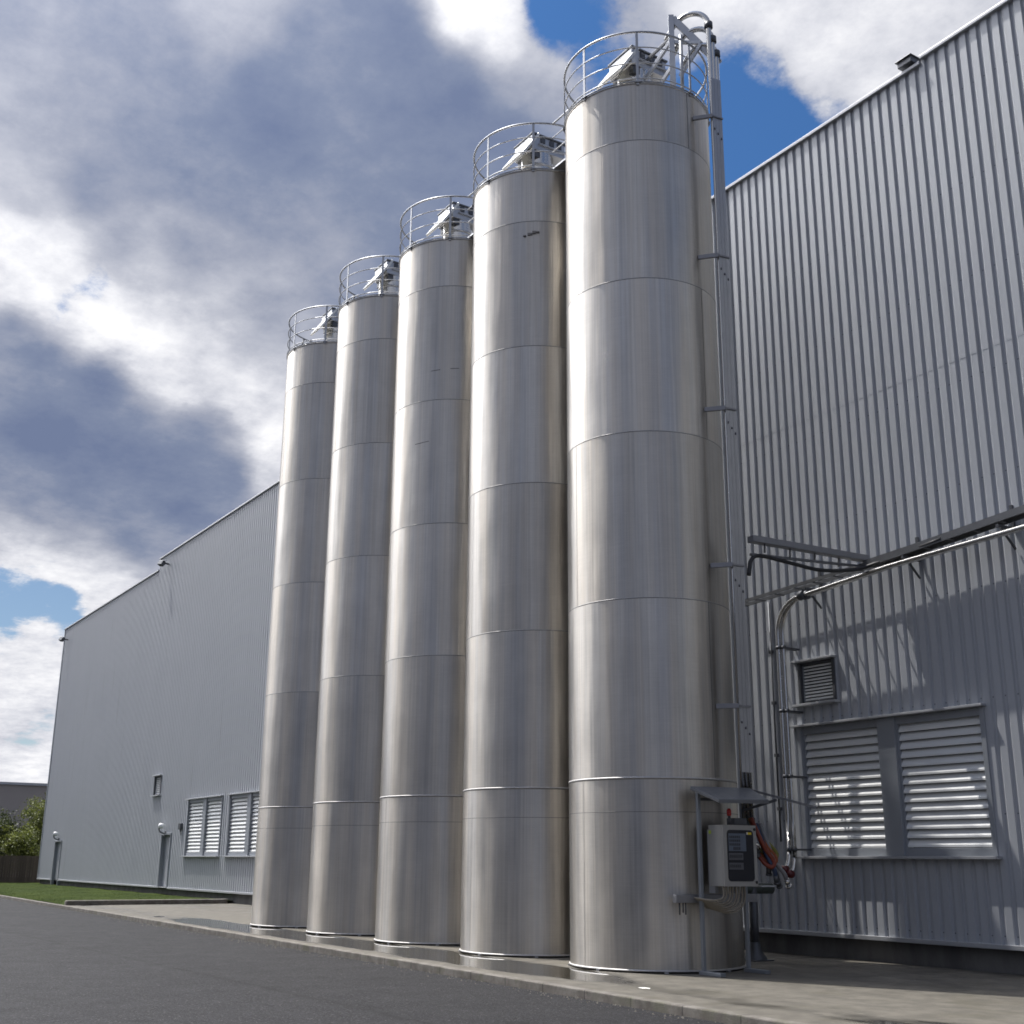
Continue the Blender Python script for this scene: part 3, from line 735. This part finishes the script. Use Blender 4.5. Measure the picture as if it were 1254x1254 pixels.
m2 = MB(); m2.box(xb+.0065,xb+.009,wy0+.015,wy0+.37,wz1-.30,wz1-.04); pn = m2.build('display_panel', BLUEPAN, dr)
for r_ in range(4):
    for c_ in range(6):
        if r_ == 3 and c_ < 2: continue
        y = wy0+.03+c_*.038; z = wz1-.075-r_*.055
        m2 = MB(); m2.box(xb+.0095,xb+.012,y,y+.027,z-.035 if r_ < 3 else z-.045,z); m2.build('key', KEYS, pn)
for z0, cols in ((wz1-.43,7),(wz1-.57,6)):
    m2 = MB(); m2.box(xb+.0065,xb+.009,wy0+.012,wy0+.30,z0,z0+.10); q = m2.build('breaker_row', simple('breaker_grey',(.085,.088,.10),.5,0,.1,20), dr)
    for c_ in range(cols): y = wy0+.025+c_*.038; m2 = MB(); m2.box(xb+.0095,xb+.013,y,y+.026,z0+.03,z0+.075); m2.build('breaker', KEYS, q)
m2 = MB(); m2.box(xb+.0065,xb+.0085,wy1-.10,wy1-.025,wz1-.055,wz1-.02); m2.build('warning_sticker', YELL, dr)
m2 = MB(); m2.box(xb+.0065,xb+.0085,wy1-.125,wy1-.103,wz1-.055,wz1-.02); m2.build('white_sticker', STICK, dr)
m2 = MB(); m2.box(cx0+.01,cx0+.06,cy0-.003,cy0-.0005,cz1-.13,cz1-.08); m2.build('green_sticker', GRYEL, bd)
for z in (cz0+.06, cz1-.06):
    m2 = MB(); m2.lathe([(.022,0),(.022,.012),(.0,.014)], (0,0,0), 12); M = Matrix.Translation((xb,cy1-.035,z)) @ Matrix.Rotation(R(90),4,'Y'); m2.v = [M@v for v in m2.v]; m2.build('door_lock', RUBBER, dr)
m2 = MB(); m2.tube([(cx1-.12,cy0+.25,cz1),(cx1-.12,cy0+.25,cz1+.14)],.022,10); bc = m2.build('beacon_stem', DARKST, cb)
m2 = MB(); m2.lathe([(.032,.14),(.036,.16),(.036,.22),(.02,.25),(.0,.252)], (cx1-.12,cy0+.25,cz1), 14); m2.build('beacon_lens', simple('red_lens',(.45,.02,.02),.25,0,.05,9), bc)
m2 = MB(); m2.box(cx0+.05,cx1-.1,cy0+.34,cy0+.6,cz1+.003,cz1+.11); m2.build('top_box', DARKST, cb, .006)
for k in range(8):
    y = cy0+.06+k*.062; x = cx1-.10-.012*(k%2)
    m2 = MB(); m2.tube(smooth_path([(x,y,cz0+.01),(x,y,cz0-.10-.012*k),(x-.01,y-.03-.01*k,cz0-.17-.022*k),(x-.04,max(y-.18-.02*k,12.7),cz0-.2-.026*k),(-14.56,max(y-.3-.03*k,12.5),cz0-.17-.02*k)],5), .014, 8)
    m2.build('flexible_conduit', CONDUIT, cb)
m2 = MB(); m2.box(cx1-.2,cx1+.02,cy1+.05,cy1+.34,cz0-.01,cz0+.012); m2.build('bottom_tray', TRIMW, cb, .004)
for ya in (cy0+.1, cy1-.16): m2 = MB(); m2.box(-14.60,cx0-.001,ya,ya+.06,1.16,2.1); m2.build('mounting_strut', GALV, cb)

# coloured hoses hanging at the end of the cabinet
HC = [('red_orange', (.17,.026,.010)), ('orange', (.24,.055,.010)), ('yellow_green', (.16,.155,.025)), ('dull_blue', (.018,.035,.085)), ('black', (.02,.02,.024)), ('dark_red', (.16,.018,.018)), ('grey', (.18,.18,.19))]
desc = ['red orange hose hanging beside the cabinet, its end in the orange tangle', 'bright orange hose looping out furthest beside the cabinet', 'yellow green hose hanging next to the orange hoses by the cabinet', 'dull blue hose drooping low beside the cabinet door', 'black hose at the bottom of the hanging bundle by the cabinet', 'dark red hose hanging closest to the cabinet edge', 'grey hose hanging with a steel coupling at the bottom of the bundle']
random.seed(3)
for k, (nm, col) in enumerate(HC):
    hm = simple('hose_'+nm, col, .45, 0, .15, 12)
    y0 = 13.66+.03*k; x0 = -14.16 - .05*(k%3); out = [.24,.30,.34,.20,.26,.10,.34][k]; low = [1.58,1.63,1.70,1.42,1.36,1.55,1.36][k]
    pts = [(x0-.12,y0,2.28),(x0-.03,y0+.02,2.08),(x0+.03,y0+out*.45,low+.26),(x0+.08,y0+out,low+.06),(x0+.07,y0+out*.85,low-.03),(x0,y0+out*.55,low+.02),(x0-.08,y0+out*.4,low+.12)]
    if k >= 3: pts = [(x0-.12,y0,2.2),(x0-.02,y0+.02,1.95),(x0+.02,y0+out*.4,low+.28),(x0+.07,y0+out*.8,low+.10),(x0+.05,y0+out,low)]
    m2 = MB(); m2.tube(smooth_path(pts,6), .034, 10)
    o = thing('hose', (x0,y0,low), desc[k], 'hose', 'hoses hanging beside the control cabinet')
    m2.build('hose_tube', hm, o)
    e = Vector(pts[-1]); d = (e-Vector(pts[-2])).normalized()
    m2 = MB(); m2.tube([e-d*.01, e+d*.10], .040, 12); m2.tube([e+d*.10, e+d*.13], .050, 12); m2.build('hose_coupling', PIPE if k in (2,6) else DARKST, o)

# ------------------------------------------------------------------ far left: fence, trees, shed
fx = -82.5
t = thing('wooden_fence', (fx, 20, 0), 'dark close-boarded wooden fence past the far end of the warehouse', 'fence')
m2 = MB()
y = 8.0
while y < 34:
    m2.box(fx-.012, fx+.012, y, y+.14, .0, 1.72+random.uniform(-.02,.02)); y += .15
m2.build('boards', BOARDS, t)
for k in range(11):
    yy = 8.2+k*2.5; m2 = MB(); m2.box(fx-.11,fx-.013,yy,yy+.1,0,1.8); m2.build('post', BOARDS, t)
for z in (.35,1.4):
    m2 = MB(); m2.box(fx-.06,fx-.014,8,34,z,z+.09); m2.build('rail', BOARDS, t)

def tree(x, y, h, rad_, n, label, lm, seed, ls=.16):
    random.seed(seed)
    t = thing('bushy_tree', (x,y,0), label, 'tree', 'trees behind the wooden fence')
    m2 = MB(); limbs = []
    tp = [(x,y,-.1),(x+.06,y-.04,h*.25),(x-.03,y+.05,h*.5),(x+.05,y,h*.8)]
    m2.tube(smooth_path(tp,4), [max(.02,.13*(1-i/13)) for i in range(13)], 8)
    for k in range(14):
        a = random.random()*6.28; z0 = h*random.uniform(.12,.6); L = rad_*random.uniform(.7,1.05)
        e = Vector((x+L*math.cos(a), y+L*math.sin(a), min(h*.97, z0+h*random.uniform(.12,.38))))
        mid = Vector((x,y,z0)).lerp(e,.5)+Vector((0,0,.12))
        m2.tube([(x,y,z0),mid,e], [.05,.03,.012], 6); limbs.append((Vector((x,y,z0)),e))
    m2.build('trunk', BARK, t)
    cr = MB()
    cl = []
    for a, e in limbs:
        for q in range(4): cl.append(a.lerp(e, random.uniform(.4,1.15)) + Vector((random.gauss(0,.25),random.gauss(0,.25),random.gauss(0,.2))))
    for q in range(16):
        u = random.random(); cl.append(Vector((x+random.gauss(0,rad_*.3), y+random.gauss(0,rad_*.3), h*random.uniform(.45,1.0))))
    for k in range(n):
        c = random.choice(cl); s_ = random.uniform(.25,.5)
        p = c + Vector((random.gauss(0,s_*.6),random.gauss(0,s_*.6),random.gauss(0,s_*.55)))
        if p.z < .4: continue
        u = Vector((random.gauss(0,1),random.gauss(0,1),random.gauss(0,.7))).normalized(); w = u.orthogonal().normalized()
        w = (w*math.cos(random.random()*6.28) + u.cross(w)*math.sin(random.random()*6.28)).normalized()
        L = ls*random.uniform(.6,1.3)
        cr.add([p-u*L*.5, p+w*L*.28, p+u*L*.5, p-w*L*.28], [(0,1,2,3)])
    cr.build('crown', lm, t)
L1 = m_leaf('leaf_olive', (.04,.058,.012), (.21,.235,.05)); L2 = m_leaf('leaf_dark', (.022,.034,.012), (.085,.105,.03))
tree(-89.5, 19.0, 5.3, 1.9, 9000, 'sunlit yellow green tree nearest the corner of the warehouse', L1, 11)
tree(-91.5, 16.4, 4.6, 2.0, 9000, 'dark leafy tree at the edge of the picture behind the fence', L2, 12)
tree(-86.5, 17.6, 3.4, 1.5, 8000, 'low olive bush close behind the wooden fence', L1, 13)
tree(-88.0, 14.6, 3.6, 1.7, 7000, 'low dark bush behind the left end of the wooden fence', L2, 15)
tree(-93.5, 21.0, 4.9, 1.9, 7000, 'tall olive tree further back beside the brown shed', L1, 17)

sd = thing('brown_shed', (-122, 30, 0), 'plain brown grey industrial shed in the distance behind the trees', 'shed')
m2 = MB(); m2.box(-160,-120,-10,70,-.1,8.05); m2.build('wall', SHED, sd)
m2 = MB(); m2.box(-160.2,-119.8,-10.2,70.2,8.052,8.28); m2.build('roof_edge', TRIMW, sd)

# unseen building, added across the yard so the steel mirrors a dark front
mb = MB(); mb.box(-70,30,-34,-52,-.1,9.5)
tag(mb.build('unseen_yard_building', YARDM), kind='structure')

# ------------------------------------------------------------------ sky
SKYPTS = [(-83.5, 35.5, 1.0, 0.38), (-78.3, 35.3, 1.0, 0.34), (-72.9, 37.8, 1.0, 0.5), (-67.8, 37.4, 1.0, 0.12), (-63.3, 37.1, 1.0, 0.1), (-60.5, 35.5, 1.0, 0.08), (-56.9, 33.5, 1.0, 0.08), (-69.7, 34.2, 1.0, 0.12), (-75.8, 31.6, 1.0, 0.24), (-81.3, 31.7, 1.0, 0.36), (-78.7, 29.7, 1.0, 0.25), (-82.0, 28.4, 1.0, 0.55), (-82.5, 26.6, 1.0, 0.98), (-80.1, 26.0, 1.0, 0.85), (-77.2, 27.2, 1.0, 0.45), (-74.1, 27.6, 1.0, 0.35), (-70.2, 29.5, 1.0, 0.25), (-65.2, 32.1, 1.0, 0.2), (-60.8, 31.6, 1.0, 0.15), (-69.8, 25.1, 1.0, 0.45), (-67.1, 27.2, 1.0, 0.3), (-73.0, 24.1, 1.0, 0.7), (-75.9, 25.9, 1.0, 0.65), (-80.5, 24.8, 1.0, 1.0), (-81.8, 24.4, 0.7, 0.95), (-79.7, 23.9, 0.42, 0.85), (-78.2, 24.6, 0.45, 0.95), (-77.4, 23.6, 1.0, 1.05), (-75.2, 22.7, 1.0, 1.05), (-74.2, 21.3, 0.8, 0.9), (-72.8, 22.2, 1.0, 0.8), (-70.8, 21.3, 1.0, 0.85), (-69.3, 19.1, 1.0, 1.0), (-69.3, 17.6, 1.0, 0.8), (-70.9, 23.2, 1.0, 0.55), (-81.6, 22.9, 1.0, 0.2), (-80.0, 22.0, 1.0, 0.1), (-77.7, 20.9, 1.0, 0.05), (-79.6, 18.8, 1.0, 0.02), (-75.9, 18.5, 1.0, 0.08), (-73.3, 19.2, 1.0, 0.1), (-71.2, 17.5, 1.0, 0.1), (-74.2, 16.4, 1.0, 0.06), (-77.9, 16.1, 1.0, 0.08), (-80.3, 15.5, 1.0, 0.2), (-80.5, 14.2, 1.0, 0.7), (-78.4, 14.2, 1.0, 0.4), (-75.8, 14.1, 1.0, 0.2), (-77.5, 12.8, 1.0, 0.8), (-76.3, 11.6, 1.0, 0.9), (-78.9, 12.6, 0.6, 0.95), (-80.0, 13.2, 1.0, 0.95), (-80.5, 12.0, 0.1, 0.8), (-79.1, 11.0, 0.0, 0.8), (-77.8, 10.7, 0.1, 0.8), (-80.0, 10.2, 0.2, 0.8), (-78.9, 9.2, 1.0, 0.95), (-79.7, 7.6, 1.0, 0.95), (-79.8, 5.8, 1.0, 0.85), (-79.0, 4.9, 0.4, 0.7), (-78.6, 3.8, 1.0, 0.97), (-59.7, 38.9, 1.0, 1.02), (-57.4, 38.0, 1.0, 1.0), (-54.9, 36.8, 0.9, 0.7), (-54.6, 38.6, 0.2, 0.5), (-56.0, 35.4, 1.0, 0.4), (-52.3, 37.9, 0.5, 0.35), (-49.6, 37.8, 0.6, 0.4), (-52.4, 36.5, 0.5, 0.4), (-46.4, 38.7, 1.0, 0.85), (-42.9, 38.0, 1.0, 0.9), (-38.7, 37.6, 1.0, 0.9), (-40.9, 36.3, 1.0, 0.85), (-36.7, 36.3, 1.0, 0.8), (-32.7, 36.2, 1.0, 0.75), (-30.6, 36.3, 1.0, 0.8), (-45.2, 36.8, 0.4, 0.6), (-45.3, 35.1, 0.05, 0.5), (-43.5, 36.1, 0.5, 0.7), (-42.8, 34.1, 0.0, 0.5), (-40.6, 35.2, 0.7, 0.7), (-38.2, 34.5, 0.8, 0.8), (-39.5, 33.7, 0.4, 0.6), (-42.1, 32.8, 0.1, 0.5), (-45.5, 32.6, 0.0, 0.5), (-46.0, 34.1, 0.0, 0.5), (-34.8, 35.6, 1.0, 0.75), (-72.0, 12.1, 1.0, 0.3), (-71.6, 7.3, 1.0, 0.5), (-62.8, 24.9, 1.0, 0.2), (-54.3, 28.7, 0.4, 0.3)]
SKYPTS += [(-85,10,1,.85),(-86,32,1,.5),(-96,18,1,2.6),(-97,3,1,.5),(-112,3,1,.5),(-84,3,1,.7),(-98,30,1,6.2),(-104,46,1,5.8),(-112,16,1,2.4),(-114,30,1,6.0),(-116,58,1,2.5),(-128,40,1,3.2),(-128,16,1,1.6),(-128,3,1,.5),(-150,50,1,.5),(-92,58,1,1.0),(-148,20,1,.5),
           (60,25,.9,.35),(100,30,1,.40),(130,26,1,.62),(150,38,.8,.6),(175,28,.8,.62),(-170,14,1,.5),(110,6,1,.0),(160,5,1,.0),(60,5,1,.05)]      # the rest of the deck, out of the picture
w = bpy.data.worlds.new('World'); scene.world = w; w.use_nodes = True
t = NT(w.node_tree); bg = w.node_tree.nodes['Background']
sky = t.new('ShaderNodeTexSky', sky_type='NISHITA'); sky.sun_disc = False
sky.sun_elevation = SUN_EL
sdir = Vector((-math.cos(SUN_A)*math.cos(SUN_EL), -math.sin(SUN_A)*math.cos(SUN_EL), math.sin(SUN_EL)))
sky.sun_rotation = math.atan2(sdir.x, sdir.y)
sky.air_density = 1.0; sky.dust_density = .4; sky.ozone_density = 2.0
tc = t.new('ShaderNodeTexCoord'); d0 = t.vm('NORMALIZE', tc.outputs['Generated'])
sepd = t.new('ShaderNodeSeparateXYZ'); t.l.new(d0, sepd.inputs[0])
# project on a cloud deck for perspective, warp, then detail
den = t.m('ADD', t.m('MAXIMUM', sepd.outputs[2], 0.), .22)
deck = t.vm('SCALE', d0, scale=t.m('DIVIDE', 1.0, den))
wv = t.noise(deck, 3.0, 6, .62, out='Color')
half = Vector((.5,.5,.5))
d = t.vm('ADD', d0, t.vm('SCALE', t.vm('SUBTRACT', wv, half), scale=.05))
big = t.noise(deck, 1.1, 3, .55)
eps = 17000.
bc = t.ss(big, .36, .60, .25, 1.0)
cmb = t.new('ShaderNodeCombineXYZ'); t.put(cmb.inputs[0], t.m('MULTIPLY', bc, eps)); t.put(cmb.inputs[1], t.m('MULTIPLY', t.ss(t.noise(deck, 1.7, 3, .5), .35, .68, .12, .5), eps)); cmb.inputs[2].default_value = eps
acc = cmb.outputs[0]
dn = d
for n_, (az, el, c, l) in enumerate(SKYPTS):             # scattered cover / brightness readings of the cloud deck, blended by distance
    v = Vector((math.sin(R(az))*math.cos(R(el)), math.cos(R(az))*math.cos(R(el)), math.sin(R(el))))
    if n_ % 10 == 0: dn = t.vm('MULTIPLY_ADD', acc, Vector((1e-18,)*3), d)      # keeps the evaluation in sequence
    wgt = t.m('POWER', t.m('ADD', t.vm('DISTANCE', dn, v, out='Value'), .03), -6.0)
    acc = t.vm('MULTIPLY_ADD', wgt, Vector((c, l, 1)), acc)
sp = t.new('ShaderNodeSeparateXYZ'); t.l.new(acc, sp.inputs[0])
cov = t.m('DIVIDE', sp.outputs[0], sp.outputs[2]); lum = t.m('DIVIDE', sp.outputs[1], sp.outputs[2])
fb = t.noise(deck, 6.5, 9, .66); fb2 = t.noise(deck, 24.0, 5, .62)
cov = t.m('ADD', cov, t.m('MULTIPLY', t.m('SUBTRACT', fb, .5), 1.5))
mask = t.ss(cov, .30, .66)
lum = t.m('ADD', lum, t.m('ADD', t.m('MULTIPLY', t.m('SUBTRACT', fb, .5), .72), t.m('MULTIPLY', t.m('SUBTRACT', fb2, .5), t.m('MULTIPLY_ADD', lum, .42, .05))))
rmp = t.new('ShaderNodeValToRGB'); t.l.new(lum, rmp.inputs[0])
RAMP = ((0.,(.175,.22,.355)),(.18,(.235,.28,.405)),(.38,(.37,.40,.50)),(.62,(.56,.58,.66)),(.82,(.80,.81,.87)),(1.,(1.02,1.02,1.05)))
e = rmp.color_ramp.elements
while len(e) < len(RAMP): e.new(.5)
for q, (pos_, col_) in enumerate(RAMP): e[q].position = pos_
for q, (pos_, col_) in enumerate(RAMP): e[q].color = (*col_, 1)
SKY_S = .10
skc = t.vm('MULTIPLY', t.vm('SCALE', sky.outputs[0], scale=SKY_S), t.mix(t.ss(sepd.outputs[2], .22, .5), (.95,.98,1.02), (.47,.80,1.12)))
fin = t.mix(mask, skc, rmp.outputs[0])
# clouds glow towards the sun
gl = t.m('EXPONENT', t.m('MULTIPLY', t.m('SUBTRACT', t.vm('DOT_PRODUCT', d0, sdir, out='Value'), 1.0), 12.0))
fin = t.vm('SCALE', fin, scale=t.m('MULTIPLY', t.m('MULTIPLY_ADD', gl, 2.5, .94), t.m('MAXIMUM', lum, 1.0)))
t.l.new(fin, bg.inputs['Color']); bg.inputs['Strength'].default_value = 1.0
w.cycles.sampling_method = 'NONE'

# ------------------------------------------------------------------ sun
ld = bpy.data.lights.new('sun', 'SUN'); ld.energy = 5.0; ld.angle = R(.53); ld.color = (1.0,.965,.91)
lo = bpy.data.objects.new('sun', ld); COL.objects.link(lo)
lo.rotation_euler = sdir.to_track_quat('Z', 'Y').to_euler()

# ------------------------------------------------------------------ camera
cd = bpy.data.cameras.new('camera'); co = bpy.data.objects.new('camera', cd); COL.objects.link(co)
cd.sensor_width = 36; cd.sensor_fit = 'HORIZONTAL'; cd.lens = 36*1471.37/1254; cd.clip_end = 3000
fwd = Vector((-0.80805572,0.5186184,0.27942961)); rt = Vector((0.54192872,0.84039193,0.00739321)); up = Vector((0.23099613,-0.15740505,0.96013772))
M = Matrix((( rt.x, up.x, -fwd.x, 0),(rt.y, up.y, -fwd.y, 0),(rt.z, up.z, -fwd.z, 1.6),(0,0,0,1)))
co.matrix_world = M
scene.camera = co

scene.render.engine = 'CYCLES'
scene.cycles.caustics_reflective = True; scene.cycles.caustics_refractive = False
scene.cycles.max_bounces = 8; scene.cycles.glossy_bounces = 5; scene.cycles.diffuse_bounces = 3
scene.cycles.blur_glossy = .3; scene.cycles.sample_clamp_indirect = 3
scene.cycles.use_denoising = True; scene.cycles.filter_width = 1.7
vs_ = scene.view_settings; vs_.view_transform = 'Standard'; vs_.look = 'None'; vs_.exposure = 0; vs_.gamma = 1; vs_.use_curve_mapping = False
for o in bpy.data.objects:
    if '_o' in o: del o['_o']
